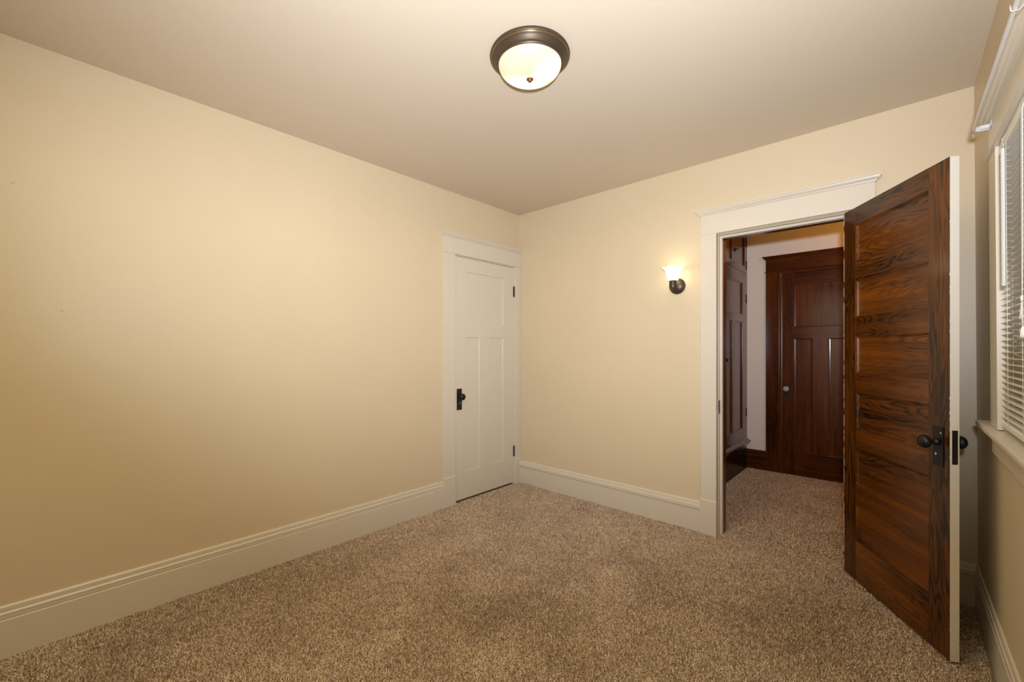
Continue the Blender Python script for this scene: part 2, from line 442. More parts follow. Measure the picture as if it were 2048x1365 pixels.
o = m.build('hall_casing', hall_wood('Z', 5), tr2, bevel=0.001); o['label'] = 'dark stained casing on the hall side'
m = MB(); m.box((JX0 - 0.0005, 3.097, 0.825), (JX0 + 0.0022, 3.124, 0.915)); m.box((JX0, 3.094, 0.85), (JX0 + 0.004, 3.098, 0.89))
m.build('strike_plate', M_black, tr2, bevel=0.0006)

# ------------------------------------------------------------------ panel doors
def panel_rings(m, a, b, face, inward, rings, mk):
    # concentric rectangles from rect a..b ((u0,z0),(u1,z1)); rings [(inset, depth)]; mk(u, t, z)
    (u0, z0), (u1, z1) = a, b; vs = []
    for ins, dep in rings:
        t = face + inward * dep
        vs += [mk(u0+ins, t, z0+ins), mk(u1-ins, t, z0+ins), mk(u1-ins, t, z1-ins), mk(u0+ins, t, z1-ins)]
    fs = []
    for k in range(len(rings) - 1):
        for i in range(4):
            j = (i + 1) % 4; fs.append((4*k+i, 4*k+j, 4*k+4+j, 4*k+4+i))
    n = 4 * (len(rings) - 1); fs.append((n, n+1, n+2, n+3))
    m.add(vs, fs)
RING_OVOLO = [(-0.0015, 0.004), (0.0008, 0.0012), (0.0028, 0.0012), (0.0034, 0.0040), (0.0054, 0.0044), (0.0078, 0.0062), (0.0092, 0.0092), (0.0128, 0.0096), (0.0146, 0.0098), (0.0150, 0.0128)]
RING_SHAKER = [(-0.001, 0.002), (0.0005, 0.007), (0.002, 0.0085)]

# --- closet door (left wall), closed
d1 = thing('door_1', 'narrow white painted three-panel closet door, closed, with black knob', 'door', loc=(XL, DC0 + 0.003, 0.0), kind='structure')
# local: x = out of wall, y along wall, z up.  leaf from y 0..0.727
LWd = 0.727; DT = 0.035
def L1(u, t, z): return (t, u, z)
YO = DC0 + 0.003
def y1(v): return v - YO
def leaf(parent, W, zb, zt, st0, st1, rails, mulls, panels, T, mk, mat, rings, both=True, names=True, bev=0.0010):
    k = 0
    for a, b in ((0, st0), (st1, W)):
        m = MB(lambda p: mk(*p)); m.box((a, 0, zb), (b, T, zt)); m.build('stile', mat('Z', 11 + k), parent, bevel=bev); k += 1
    for z0, z1 in rails:
        m = MB(lambda p: mk(*p)); m.box((st0, 0, z0), (st1, T, z1)); m.build('rail', mat('X', 20 + k), parent, bevel=bev * 0.6); k += 1
    for u0, u1, z0, z1 in mulls:
        m = MB(lambda p: mk(*p)); m.box((u0, 0, z0), (u1, T, z1)); m.build('mullion', mat('Z', 30 + k), parent, bevel=bev * 0.6); k += 1
    for (u0, u1, z0, z1), ax in panels:
        m = MB(lambda p: mk(*p))
        panel_rings(m, (u0, z0), (u1, z1), 0.0, 1, rings, lambda u, t, z: (u, t, z))
        if both: panel_rings(m, (u0, z0), (u1, z1), T, -1, rings, lambda u, t, z: (u, t, z))
        m.build('panel', mat(ax, 40 + k), parent); k += 1
white = lambda ax, s: M_trim
pa, pb = y1(2.415), y1(2.872)
# t=0 at the room face, growing into the wall
leaf(d1, LWd, 0.005, 2.043, pa, pb, [(1.925, 2.043), (1.370, 1.490), (0.005, 0.233)], [(y1(2.574), y1(2.704), 0.233, 1.370)],
     [((pa, pb, 1.490, 1.925), 'Z'), ((pa, y1(2.574), 0.233, 1.370), 'Z'), ((y1(2.704), pb, 0.233, 1.370), 'Z')], DT,
     lambda u, t, z: (-0.002 - t, u, z), white, RING_SHAKER, both=False)
m = MB(); m.box((-0.003, y1(2.312), 0.760), (0.0015, y1(2.366), 0.937)); m.build('escutcheon', M_black, d1, bevel=0.001)
m = MB(); m.lathe([(0.004, 0.0), (0.0045, 0.001), (0.0035, 0.0015)], lambda a, b, h: (0.0015 + h, y1(2.343) + a * 0.7, 0.816 + b * 1.4), 12); m.build('keyhole', M_wire, d1)
KNOB = [(0.0155, 0.0), (0.0155, 0.006), (0.011, 0.009), (0.0095, 0.018), (0.0105, 0.024), (0.019, 0.028), (0.0255, 0.034), (0.0275, 0.041), (0.0265, 0.047), (0.022, 0.053), (0.0155, 0.057), (0.008, 0.059), (0.001, 0.0595)]
m = MB(); m.lathe(KNOB, lambda a, b, h: (0.0005 + h, y1(2.340) + a, 0.872 + b), 32); m.build('knob', M_black, d1)
for zc in (1.817, 0.302):
    m = MB(); m.box((-0.003, LWd - 0.004, zc - 0.048), (0.0006, LWd + 0.010, zc + 0.048))
    for k in range(5):
        m.tube([(0.004, LWd + 0.001, zc - 0.047 + k*0.019), (0.004, LWd + 0.001, zc - 0.047 + k*0.019 + 0.0175)], 0.0052, 12)
    m.tube([(0.004, LWd + 0.001, zc - 0.053), (0.004, LWd + 0.001, zc + 0.053)], 0.0035, 10)
    m.build('hinge', M_black, d1)

# --- open brown door; hinged at the right jamb, swung far into the room
HX, HY = -0.248, 3.078
DIR = Vector((0.53049, -0.84769)); ANG = math.atan2(DIR.y, DIR.x)
W2 = 0.731; T2 = 0.032; Z0, Z1 = 0.004, 2.038
d2 = thing('door_2', 'open dark brown six-panel wooden door swung into the bedroom, white painted latch edge', 'door', loc=(HX, HY, 0), rz=ANG, kind='structure')
# local x along the door, local +y = away from the visible face, z up
rails2 = [(1.942, Z1), (1.638, 1.744), (1.333, 1.438), (1.027, 1.132), (0.722, 0.828), (0.417, 0.523), (Z0, 0.218)]
pan2 = [((0.107, 0.620, rails2[i+1][1], rails2[i][0]), 'X') for i in range(6)]
leaf(d2, W2 - 0.0016, Z0, Z1, 0.107, 0.620, rails2, [], pan2, T2 - 0.002, lambda u, t, z: (u, t, z), door_wood, RING_OVOLO, both=False)
m = MB()                               # the bedroom side is painted white, like the edge
for a, b in ((0.0, 0.107), (0.620, W2 - 0.0016)): m.box((a, T2 - 0.002, Z0), (b, T2, Z1))
for p, q in rails2: m.box((0.107, T2 - 0.002, p), (0.620, T2, q))
for (u0, u1, z0, z1), ax in pan2: panel_rings(m, (u0, z0), (u1, z1), T2, -1, RING_OVOLO, lambda u, t, z: (u, t, z))
o = m.build('painted_face', M_edge, d2); o['label'] = 'white painted bedroom side'
m = MB(); m.box((W2 - 0.0015, 0.0006, Z0), (W2 + 0.0004, T2, Z1)); o = m.build('latch_edge', M_edge, d2, bevel=0.0005); o['label'] = 'white painted latch edge'
# a ragged line of paint where brown meets white
m = MB(); vs = []; n = 240
for i in range(n + 1):
    z = Z0 + (Z1 - Z0) * i / n
    wv = 0.0003 + (abs(random.gauss(0.0, 0.0012)) if random.random() < 0.22 else 0.0)
    vs += [(W2 + 0.0005, -0.0004, z), (W2 - wv, -0.0004, z)]
m.add(vs, [(2*i, 2*i+1, 2*i+3, 2*i+2) for i in range(n)])
m.add([(W2 + 0.0005, -0.0004, Z0), (W2 + 0.0005, 0.002, Z0), (W2 + 0.0005, 0.002, Z1), (W2 + 0.0005, -0.0004, Z1)], [(0, 1, 2, 3)])
o = m.build('paint_line', M_edge, d2)
m = MB(); m.box((-0.0012, -0.0008, Z0), (0.0012, T2, Z1)); o = m.build('hinge_edge', M_chip, d2, bevel=0.0005); o['label'] = 'hinge edge with chipped paint'
for side, zz in ((-1, 0), (1, 0)):
    f0 = 0.0 if side < 0 else T2
    m = MB(); m.box((0.646, f0 - 0.001 * -side * -1, 0.776), (0.700, f0 + side * 0.004, 0.940)); m.build('escutcheon', M_black, d2, bevel=0.0015)
    m = MB(); m.lathe([(a, b * 1.08) for a, b in KNOB], lambda a, b, h, f0=f0, side=side: (0.668 + a, f0 + side * (0.003 + h), 0.876 + b), 36); m.build('knob', M_black, d2)
m = MB()
m.lathe([(0.0042, 0.0), (0.0042, 0.0016), (0.003, 0.002)], lambda a, b, h: (0.665 + a, -0.004 - h, 0.825 + b * 1.4), 14)
m.lathe([(0.0038, 0.0), (0.0034, 0.0014), (0.001, 0.002)], lambda a, b, h: (0.690 + a, -0.004 - h, 0.915 + b), 14)
m.build('keyhole', M_wire, d2)
m = MB(); m.box((W2 - 0.001, 0.0065, 0.797), (W2 + 0.0016, 0.0262, 0.934)); m.box((W2, 0.011, 0.872), (W2 + 0.004, 0.022, 0.894)); m.build('lock_plate', M_black, d2, bevel=0.0006)
for zc in (1.80, 0.28):
    m = MB(); m.tube([(-0.004, T2 + 0.003, zc - 0.05), (-0.004, T2 + 0.003, zc + 0.05)], 0.0055, 12); m.box((-0.002, 0.004, zc - 0.045), (-0.0014, T2, zc + 0.045)); m.build('hinge', M_black, d2)

# --- dark door across the hall
YD = YH - 0.004
d3 = thing('door_3', 'closed dark stained door across the hall with a glass knob', 'door', loc=(-0.913, YD, 0), kind='structure')
leaf(d3, 0.632, -0.008, 2.045, 0.097, 0.535, [(1.925, 2.045), (1.380, 1.492), (-0.008, 0.228)], [(0.253, 0.379, 0.228, 1.380)],
     [((0.097, 0.535, 1.492, 1.925), 'Z'), ((0.097, 0.253, 0.228, 1.380), 'Z'), ((0.379, 0.535, 0.228, 1.380), 'Z')], 0.03,
     lambda u, t, z: (u, t - 0.012, z), hall_wood, RING_OVOLO, both=False)
m = MB(); m.box((0.018, -0.0155, 0.775), (0.064, -0.010, 0.915)); m.build('escutcheon', M_base, d3, bevel=0.001)
m = MB(); m.lathe([(0.012, 0), (0.012, 0.006), (0.009, 0.016)], lambda a, b, h: (0.036 + a, -0.0155 - h, 0.868 + b), 20); m.build('knob_stem', M_black, d3)
m = MB(); m.lathe([(0.010, 0.0), (0.018, 0.006), (0.0265, 0.017), (0.0275, 0.026), (0.022, 0.036), (0.013, 0.040)], lambda a, b, h: (0.036 + a, -0.030 - h, 0.868 + b), 12, smooth=False); m.build('knob', M_crystal, d3)
tr3 = thing('trim_3', 'dark stained casing around the closed hall door', 'door frame', kind='structure')
def HW(d, t, z): return (t, YH - d, z)
for a, b in ((-1.066, -0.952), (-0.25, -0.136)):
    m = MB(lambda p: HW(*p)); m.box((0, a, FLOOR), (0.020, b, 2.074)); m.build('casing_leg', hall_wood('Z', 50), tr3, bevel=0.0012)
for a, b in ((-0.952, -0.915), (-0.279, -0.25)):
    m = MB(lambda p: HW(*p)); m.prism([(a, 0.0), (a, 0.024), (a + 0.002, 0.0265), (a + 0.006, 0.028), (a + 0.010, 0.0275), (a + 0.0125, 0.025), (a + 0.013, 0.020), (a + 0.0155, 0.0205), (a + 0.019, 0.0225), (a + 0.0225, 0.0205), (a + 0.024, 0.0175), (b, 0.016), (b, 0.0)], FLOOR, 2.055, lambda u, v, t: (v, u, t)); m.build('stop_moulding', hall_wood('Z', 51), tr3)
m = MB(lambda p: HW(*p)); m.box((0, -1.066, 2.079), (0.020, -0.136, 2.205)); m.build('head_board', hall_wood('X', 52), tr3, bevel=0.0012)
m = MB(lambda p: HW(*p)); m.box((0, -0.952, 2.046), (0.018, -0.25, 2.074)); m.build('head_stop', hall_wood('X', 53), tr3, bevel=0.001)
m = MB(lambda p: HW(*p)); m.prism([(0, 2.073), (0.026, 2.073), (0.029, 2.0765), (0.026, 2.080), (0, 2.080)], -1.075, -0.127, lambda u, z, t: (u, t, z)); m.build('bead', hall_wood('X', 53), tr3)
m = MB(lambda p: HW(*p)); crown(m, lambda u, t, z: (u, t, z), -1.066, -0.136, 2.205); returns(m, lambda u, t, z: (u, t, z), -1.066, -0.136, 2.205); m.build('crown_cap', hall_wood('X', 54), tr3)

# ------------------------------------------------------------------ built-in cabinet in the hall
CX = -1.247
cab = thing('linen_cabinet', 'dark glossy built-in cabinet with panelled doors on the left side of the hall', 'cabinet', loc=(CX, 4.6, 0))
def CB(d, t, z): return (d, t - 4.6, z)          # d out of the cabinet face
m = MB(lambda p: CB(*p)); m.box((-0.52, 3.75, 0.26), (-0.024, YH - 0.002, ZC - 0.003)); m.build('carcass', hall_wood('Z', 60), cab)
m = MB(lambda p: CB(*p))
m.box((-0.024, 5.106, 0.31), (0, YH - 0.002, ZC - 0.003)); m.box((-0.024, 3.75, 0.31), (0, 4.19, ZC - 0.003)); m.box((-0.024, 4.19, 2.062), (0, 5.106, 2.086)); m.box((-0.024, 4.19, 0.31), (0, 5.106, 0.335)); m.box((-0.024, 4.19, 2.52), (0, 5.106, ZC - 0.003))
m.build('face_frame', hall_wood('Z', 61), cab, bevel=0.001)
m = MB(lambda p: CB(*p)); m.box((-0.52, 3.75, FLOOR), (-0.001, YH - 0.017, 0.255)); m.build('base', M_base, cab, bevel=0.001)
m = MB(lambda p: CB(*p)); m.prism([(-0.02, 0.243), (0.008, 0.243), (0.014, 0.250), (0.014, 0.262), (0.022, 0.266), (0.034, 0.272), (0.038, 0.282), (0.034, 0.293), (0.020, 0.299), (0.0, 0.312), (-0.02, 0.312)], 3.75, YH - 0.002, lambda u, z, t: (u, t, z)); m.build('ledge', hall_wood('Y', 62), cab)
def cab_door(u0, u1, z0, z1, st, rails, mulls, panels, knob, kname, hinge_z, hinge_u):
    r = MB(lambda p: CB(*p))
    a, b = u0 + 0.002, u1 - 0.002
    r.box((-0.022, a, z0), (0.002, u0 + st, z1)); r.box((-0.022, u1 - st, z0), (0.002, b, z1))
    for p, q in rails: r.box((-0.022, u0 + st, p), (0.002, u1 - st, q))
    for p in mulls: r.box((-0.022, p[0], p[2]), (0.002, p[1], p[3]))
    o = r.build('door', hall_wood('Z', 63), cab, bevel=0.001)
    for p in panels:
        q = MB(lambda p: CB(*p)); panel_rings(q, (p[0], p[2]), (p[1], p[3]), 0.002, -1, RING_OVOLO, lambda u, t, z: (t, u, z)); q.build('panel', hall_wood('Z', 64), o)
    ku, kz = knob
    q = MB()
    if kname == 'knob': q.lathe([(0.010, 0), (0.010, 0.003), (0.006, 0.008), (0.007, 0.016), (0.014, 0.022), (0.0165, 0.030), (0.013, 0.038), (0.002, 0.041)], lambda a, b, h: CB(0.002 + h, ku + a, kz + b), 24)
    else:
        q.box(CB(0.002, ku - 0.03, kz - 0.018), CB(0.007, ku + 0.012, kz + 0.018)); q.tube([CB(0.006, ku - 0.02, kz), CB(0.022, ku - 0.02, kz + 0.004), CB(0.026, ku + 0.015, kz + 0.008)], 0.006, 10)
    q.build(kname, M_black, o)
    for hz in hinge_z:
        q = MB(); q.box(CB(0.001, hinge_u - 0.040, hz - 0.045), CB(0.0032, hinge_u + 0.004, hz + 0.045)); q.tube([CB(0.004, hinge_u, hz - 0.047), CB(0.004, hinge_u, hz + 0.047)], 0.0035, 10); q.build('hinge', M_bronze, o)
cab_door(4.19, 5.106, 0.337, 2.060, 0.15, [(1.972, 2.060), (1.560, 1.633), (0.337, 0.433)], [(4.595, 4.680, 0.433, 1.560)],
         [(4.34, 4.956, 1.633, 1.972), (4.34, 4.595, 0.433, 1.560), (4.680, 4.956, 0.433, 1.560)], (4.315, 1.168), 'knob', (1.814, 0.595), 5.106)
cab_door(4.648, 5.106, 2.088, 2.518, 0.072, [(2.088, 2.153), (2.455, 2.518)], [], [(4.720, 5.034, 2.153, 2.455)], (4.685, 2.268), 'latch', (2.175, 2.42), 5.106)
cab_door(4.19, 4.648, 2.088, 2.518, 0.072, [(2.088, 2.153), (2.455, 2.518)], [], [(4.262, 4.576, 2.153, 2.455)], (4.24, 2.268), 'knob', (2.175,), 4.19)

# ------------------------------------------------------------------ window, right wall
win = thing('window_1', 'white framed double-hung window behind the blinds at the right edge', 'window', kind='structure')
CI, CO = WY1, WY1 + 0.153          # casing inner / outer (y)
CI2, CO2 = WY0, WY0 - 0.153
for a, b in ((CI, CO), (CO2, CI2)):
    m = MB(RW); m.box((0, a, 0.968), (0.019, b, 2.0)); m.build('casing_leg', M_trim, win, bevel=0.0012)
m = MB(RW); m.box((0, CO2, 2.004), (0.019, CO, 2.135)); m.build('head_board', M_trim, win, bevel=0.0012)
m = MB(RW); m.prism([(0, 1.996), (0.024, 1.996), (0.028, 1.999), (0.028, 2.003), (0.024, 2.006), (0, 2.006)], CO2 - 0.004, CO + 0.004, lambda u, z, t: (u, t, z)); m.build('bead', M_trim, win)
m = MB(lambda p: RW(p)); crown(m, lambda u, t, z: (u, t, z), CO2, CO, 2.135); returns(m, lambda u, t, z: (u, t, z), CO2, CO, 2.135); m.build('crown_cap', M_trim, win)
m = MB(RW); m.prism([(-0.11, 0.941), (0.040, 0.941), (0.044, 0.946), (0.045, 0.953), (0.044, 0.960), (0.040, 0.965), (-0.11, 0.965)], WY0 - 0.32, WY1 + 0.32, lambda u, z, t: (u, t, z))
m.build('window_sill', M_trim, win, bevel=0.001)
m = MB(RW); m.box((0, CO2, 0.862), (0.016, CO, 0.9405)); m.build('apron', M_trim, win, bevel=0.0015)
m = MB(RW); m.box((-0.129, WY1 - 0.0005, 0.965), (0.0005, WY1 + 0.012, 2.0)); m.box((-0.129, WY0 - 0.012, 0.965), (0.0005, WY0 + 0.0005, 2.0)); m.box((-0.129, WY0, 1.996), (0.0005, WY1, 2.012)); m.build('jamb', M_trim, win)
m = MB(RW)
m.box((-0.055, WY1 - 0.014, 0.966), (-0.04, WY1, 1.996)); m.box((-0.055, WY0, 0.966), (-0.04, WY0 + 0.014, 1.996)); m.build('window_stop', M_trim, win)
for z0, z1, dd in ((0.967, 1.49, -0.085), (1.455, 1.995, -0.117)):
    m = MB(RW); st = 0.048
    m.box((dd, WY0, z0), (dd + 0.03, WY0 + st, z1)); m.box((dd, WY1 - st, z0), (dd + 0.03, WY1, z1)); m.box((dd, WY0 + st, z0), (dd + 0.03, WY1 - st, z0 + (0.07 if z0 < 1.2 else 0.036))); m.box((dd, WY0 + st, z1 - 0.036), (dd + 0.03, WY1 - st, z1))
    so = m.build('sash', M_trim, win, bevel=0.001)
    m = MB(RW); m.box((dd + 0.013, WY0 + st - 0.005, z0 + 0.03), (dd + 0.017, WY1 - st + 0.005, z1 - 0.03)); m.build('glass', M_glass, so)

# ------------------------------------------------------------------ blind
bl = thing('window_blind', 'white metal venetian blind with open slats in the window', 'blind', loc=RW((0.0, 1.8, 0.966)))
BLOC = RW((0.0, 1.8, 0.966))
def BLb(mb, name, mat, bevel=0): return mb.build(name, mat, bl, bevel=bevel, loc=BLOC)
BY0, BY1 = WY0 + 0.006, WY1 - 0.007
DF, DBk = 0.0095, -0.0165           # slat front/back (d)
m = MB(RW); m.box((DBk, BY0, 1.957), (0.011, BY1, 1.992)); BLb(m, 'head_rail', M_slat, 0.001)
m = MB(RW); zz = 1.018; pitch = 0.0209; zs = []
while zz < 1.94: zs.append(zz); zz += pitch
for z in zs:
    prof_t = []; prof_b = []
    for k in range(7):
        u = k / 6.0; d = DF + (DBk - DF) * u; h = 0.0022 * (1 - (2*u - 1)**2) + (0.0016 * (0.5 - u))
        prof_t.append((d, z + h + 0.0004)); prof_b.append((d, z + h - 0.0004))
    m.prism(prof_t + prof_b[::-1], BY0, BY1, lambda u, zz, t: (u, t, zz))
BLb(m, 'slats', M_slat)
m = MB(RW); m.prism([(DF + 0.001, 0.985), (DF + 0.001, 0.999), (DF - 0.003, 1.003), (DBk + 0.003, 1.003), (DBk, 0.999), (DBk, 0.985), (DBk + 0.003, 0.982), (DF - 0.002, 0.982)], BY0, BY1, lambda u, zz, t: (u, t, zz)); BLb(m, 'bottom_rail', M_slat, 0.0006)
for ly in (2.188, 1.952, 1.60, 1.42):
    m = MB(RW)
    for dd in (DF + 0.001, DBk - 0.001): m.tube([(dd, ly, 0.990), (dd, ly, 1.96)], 0.0008, 6)
    m.tube([(-0.0035, ly + 0.012, 0.990), (-0.0035, ly + 0.012, 1.96)], 0.0007, 6)
    for z in zs: m.tube([(DF + 0.001, ly, z + 0.0004), (-0.0035, ly, z - 0.0006), (DBk - 0.001, ly, z - 0.001)], 0.0006, 5)
    BLb(m, 'ladder_cord', M_cord)
m = MB(RW); WYd = 2.143
m.lathe([(0.0012, 1.928), (0.0052, 1.925), (0.0055, 1.90), (0.0055, 1.49), (0.0062, 1.478), (0.005, 1.470), (0.001, 1.469)], lambda a, b, h: (0.0225 + a, WYd + b, h), 6, smooth=False)
wand = BLb(m, 'tilt_wand', M_white_metal)
m = MB(RW); m.tube([(0.010, WYd, 1.968), (0.018, WYd, 1.966), (0.024, WYd, 1.956), (0.024, WYd, 1.944), (0.0205, WYd, 1.938), (0.021, WYd, 1.928)], 0.0014, 8); m.build('hook', M_wire, wand, loc=BLOC)
# lift cords with tassel
m = MB(RW); LY = 1.862
for k, off in enumerate((-0.003, 0.0, 0.003)):
    m.tube([(0.014, LY + off, 1.965), (0.020, LY + off, 1.94), (0.021, LY + off * 0.6, 1.55), (0.022, LY + 0.003, 1.42), (0.023, LY + 0.006 + off, 1.395), (0.024, LY + 0.016 + off * 4, 1.350), (0.023, LY + 0.020 + off * 4, 1.332), (0.022, LY + 0.010 + off * 3, 1.340), (0.022, LY + 0.005 + off, 1.39)], 0.0008, 6)
m.lathe([(0.0022, 1.395), (0.0030, 1.399), (0.0030, 1.408), (0.002, 1.412)], lambda a, b, h: (0.0225 + a, LY + 0.005 + b, h), 10)
lc = BLb(m, 'lift_cord', M_cord)
m = MB(RW); m.tube([(0.022, LY, 1.39), (0.022, LY - 0.004, 1.32)], 0.0008, 6); m.lathe([(0.002, 1.325), (0.0045, 1.319), (0.0062, 1.306), (0.0068, 1.294), (0.003, 1.292)], lambda a, b, h: (0.022 + a, LY - 0.004 + b, h), 14); m.build('tassel', M_cord, lc, loc=BLOC)

# ------------------------------------------------------------------ curtain rod
rd = thing('curtain_rod', 'white flat curtain rod with a bent return, mounted over the window', 'curtain rod', loc=RW((0.0, 1.8, 2.11)))
RL = RW((0.0, 1.8, 2.11)); RZ = 2.112; RD = 0.060; Y_A, Y_B = 2.437, 1.17
m = MB(RW); hh = 0.0095; path = []
path.append((0.0205, Y_A)); path.append((RD - 0.014, Y_A))
for k in range(1, 6):
    a = k / 6 * math.pi / 2; path.append((RD - 0.014 + 0.014 * math.sin(a), Y_A - 0.014 + 0.014 * math.cos(a)))
path.append((RD, Y_A - 0.014)); path.append((RD, Y_B + 0.014))
for k in range(1, 6):
    a = k / 6 * math.pi / 2; path.append((RD - 0.014 + 0.014 * math.cos(a), Y_B + 0.014 - 0.014 * math.sin(a)))
path.append((RD - 0.014, Y_B)); path.append((0.0205, Y_B))
P = [Vector((a, b, 0)) for a, b in path]; vs = []
prof = [(0.0, -hh), (0.004, -hh), (0.0065, -hh * 0.6), (0.0065, hh * 0.6), (0.004, hh), (0.0, hh), (-0.001, hh * 0.75), (0.002, hh * 0.5), (0.002, -hh * 0.5), (-0.001, -hh * 0.75)]
for i, p in enumerate(P):
    t = (P[min(i+1, len(P)-1)] - P[max(i-1, 0)]).normalized(); nrm = Vector((-t.y, t.x, 0))
    # outward = away from the wall centre
    if nrm.dot(p - Vector((0.0, 1.8, 0))) < 0: nrm = -nrm
    for u, v in prof:
        q = p + nrm * u; vs.append((q.x, q.y, RZ + v))
npf = len(prof); fs = []
for i in range(len(P) - 1):
    for k in range(npf):
        l = (k + 1) % npf; fs.append((i*npf+k, i*npf+l, (i+1)*npf+l, (i+1)*npf+k))
m.add(vs, fs); m.add(vs[:npf], [tuple(range(npf))]); m.add(vs[-npf:], [tuple(range(npf))[::-1]])
m.build('rod', M_white_metal, rd, loc=RL)
for yb in (Y_A - 0.012, Y_B + 0.012):
    m = MB(RW); m.box((0.0195, yb - 0.028, RZ - 0.011), (0.021, yb + 0.008, RZ + 0.011)); m.box((0.021, yb, RZ - 0.007), (0.046, yb + 0.0015, RZ + 0.007)); m.lathe([(0.004, 0), (0.004, 0.002), (0.001, 0.003)], lambda a, b, h, yb=yb: (0.021 + h, yb - 0.016 + a, RZ + b), 10); m.build('bracket', M_white_metal, rd, loc=RL)
m = MB(RW); ys = 1.625
m.tube([(0.0195, ys, RZ + 0.016), (0.03, ys, RZ + 0.012), (0.042, ys, RZ + 0.002), (0.056, ys, RZ - 0.0125), (0.068, ys, RZ - 0.0125), (0.0705, ys, RZ - 0.008), (0.0715, ys, RZ + 0.006)], 0.0016, 8)
m.tube([(0.02, ys + 0.001, RZ + 0.017), (0.021, ys + 0.001, RZ + 0.03)], 0.0016, 8)
m.build('support_hook', M_wire, rd, loc=RL)

# ------------------------------------------------------------------ ceiling light
cl = thing('ceiling_light', 'round flush-mount ceiling light, oiled bronze pan with glowing glass bowl', 'ceiling light', loc=(LAMP_POS[0], LAMP_POS[1], ZC))
cm = lambda a, b, h: (a, b, h)
m = MB(); m.lathe([(0.172, 0.0), (0.174, -0.004), (0.176, -0.010), (0.175, -0.015), (0.171, -0.0175), (0.1695, -0.0165), (0.1675, -0.0185), (0.1665, -0.0175), (0.163, -0.020), (0.158, -0.026), (0.150, -0.036), (0.1455, -0.040), (0.1435, -0.0405), (0.1415, -0.046), (0.139, -0.048), (0.136, -0.044), (0.13, -0.02), (0.0, -0.015)], cm, 96, cap1=False, cap0=False); pan = m.build('pan', M_bronze, cl)
for r_, h_ in ((0.1706, -0.0178), (0.1664, -0.0187)):
    m = MB(); m.lathe([(r_ - 0.0009, h_ + 0.0006), (r_ - 0.0004, h_ - 0.0008), (r_ + 0.0006, h_ - 0.0006), (r_ + 0.0009, h_ + 0.0008), (r_ - 0.0009, h_ + 0.0006)], cm, 96, cap0=False, cap1=False); m.build('gold_line', M_gold, pan)
M_bowl = lamp_glass('lit_frosted_bowl', (0.66, 0.58, 0.36), (1.9, 1.75, 1.35), [(0.066, 0.030, -0.060), (-0.062, 0.012, -0.078), (-0.040, 0.050, -0.092)], 0.095)
m = MB(); bp_ = []
for k in range(15):
    a = k / 14 * math.pi / 2
    bp_.append((max(0.006, 0.1375 * math.cos(a) ** 0.85), -0.046 - 0.062 * math.sin(a)))
m.lathe(bp_, cm, 96, cap0=False); m.build('glass_bowl', M_bowl, cl)
m = MB(); m.lathe([(0.004, -0.104), (0.0145, -0.106), (0.0155, -0.109), (0.012, -0.112), (0.0085, -0.1135), (0.009, -0.116), (0.006, -0.119), (0.001, -0.120)], cm, 28); m.build('finial', M_copper, cl)

# ------------------------------------------------------------------ wall sconce
sc = thing('wall_sconce', 'small bronze wall sconce with a glowing bell shade, left of the hall doorway', 'wall lamp', loc=(-1.204, YB, 1.722))
ym = lambda a, b, h: (a, -h, b)
m = MB(); m.lathe([(0.0575, 0.0), (0.0575, 0.005), (0.0545, 0.009), (0.051, 0.0095), (0.049, 0.0125), (0.043, 0.018), (0.032, 0.024), (0.018, 0.028), (0.012, 0.030), (0.001, 0.0305)], ym, 48); m.build('back_plate', M_bronze, sc)
m = MB(); m.tube([(0, -0.026, 0.0), (0, -0.045, -0.014), (0, -0.066, -0.022), (0, -0.082, -0.022)], 0.0085, 12); m.build('arm', M_bronze, sc)
SY = -0.084
zm = lambda a, b, h: (a, SY + b, h)
m = MB(); m.lathe([(0.006, -0.032), (0.014, -0.029), (0.0235, -0.022), (0.0245, -0.018), (0.0245, 0.026), (0.0265, 0.029), (0.0265, 0.033), (0.022, 0.034)], zm, 32); m.build('socket_cup', M_bronze, sc)
m = MB()
bell = [(0.026, 0.030), (0.032, 0.033), (0.039, 0.044), (0.044, 0.060), (0.0465, 0.080), (0.049, 0.095), (0.055, 0.108), (0.065, 0.117), (0.073, 0.121)]
inner = [(r - 0.0025, h + 0.001) for r, h in bell[::-1]]
def rip(r, h, a):
    k = max(0.0, (r - 0.046) / 0.027); return r * (1 + 0.03 * k * math.cos(8 * a)), h + 0.0035 * k * math.cos(8 * a)
m.lathe(bell + inner, zm, 64, cap0=False, cap1=False, ripple=rip)
m.build('bell_shade', lamp_glass('lit_opal_glass', (1.7, 1.3, 0.72), (6.0, 5.0, 3.1), [(0, SY, 0.055)], 0.10), sc)
m = MB(); m.lathe([(0.010, 0.034), (0.012, 0.05), (0.022, 0.068), (0.026, 0.084), (0.021, 0.10), (0.010, 0.109), (0.001, 0.111)], zm, 24); m.build('bulb', lamp_glass('lit_bulb', (10, 8, 4.5), (14, 11, 6.5), [(0, SY, 0.08)], 0.05), sc)

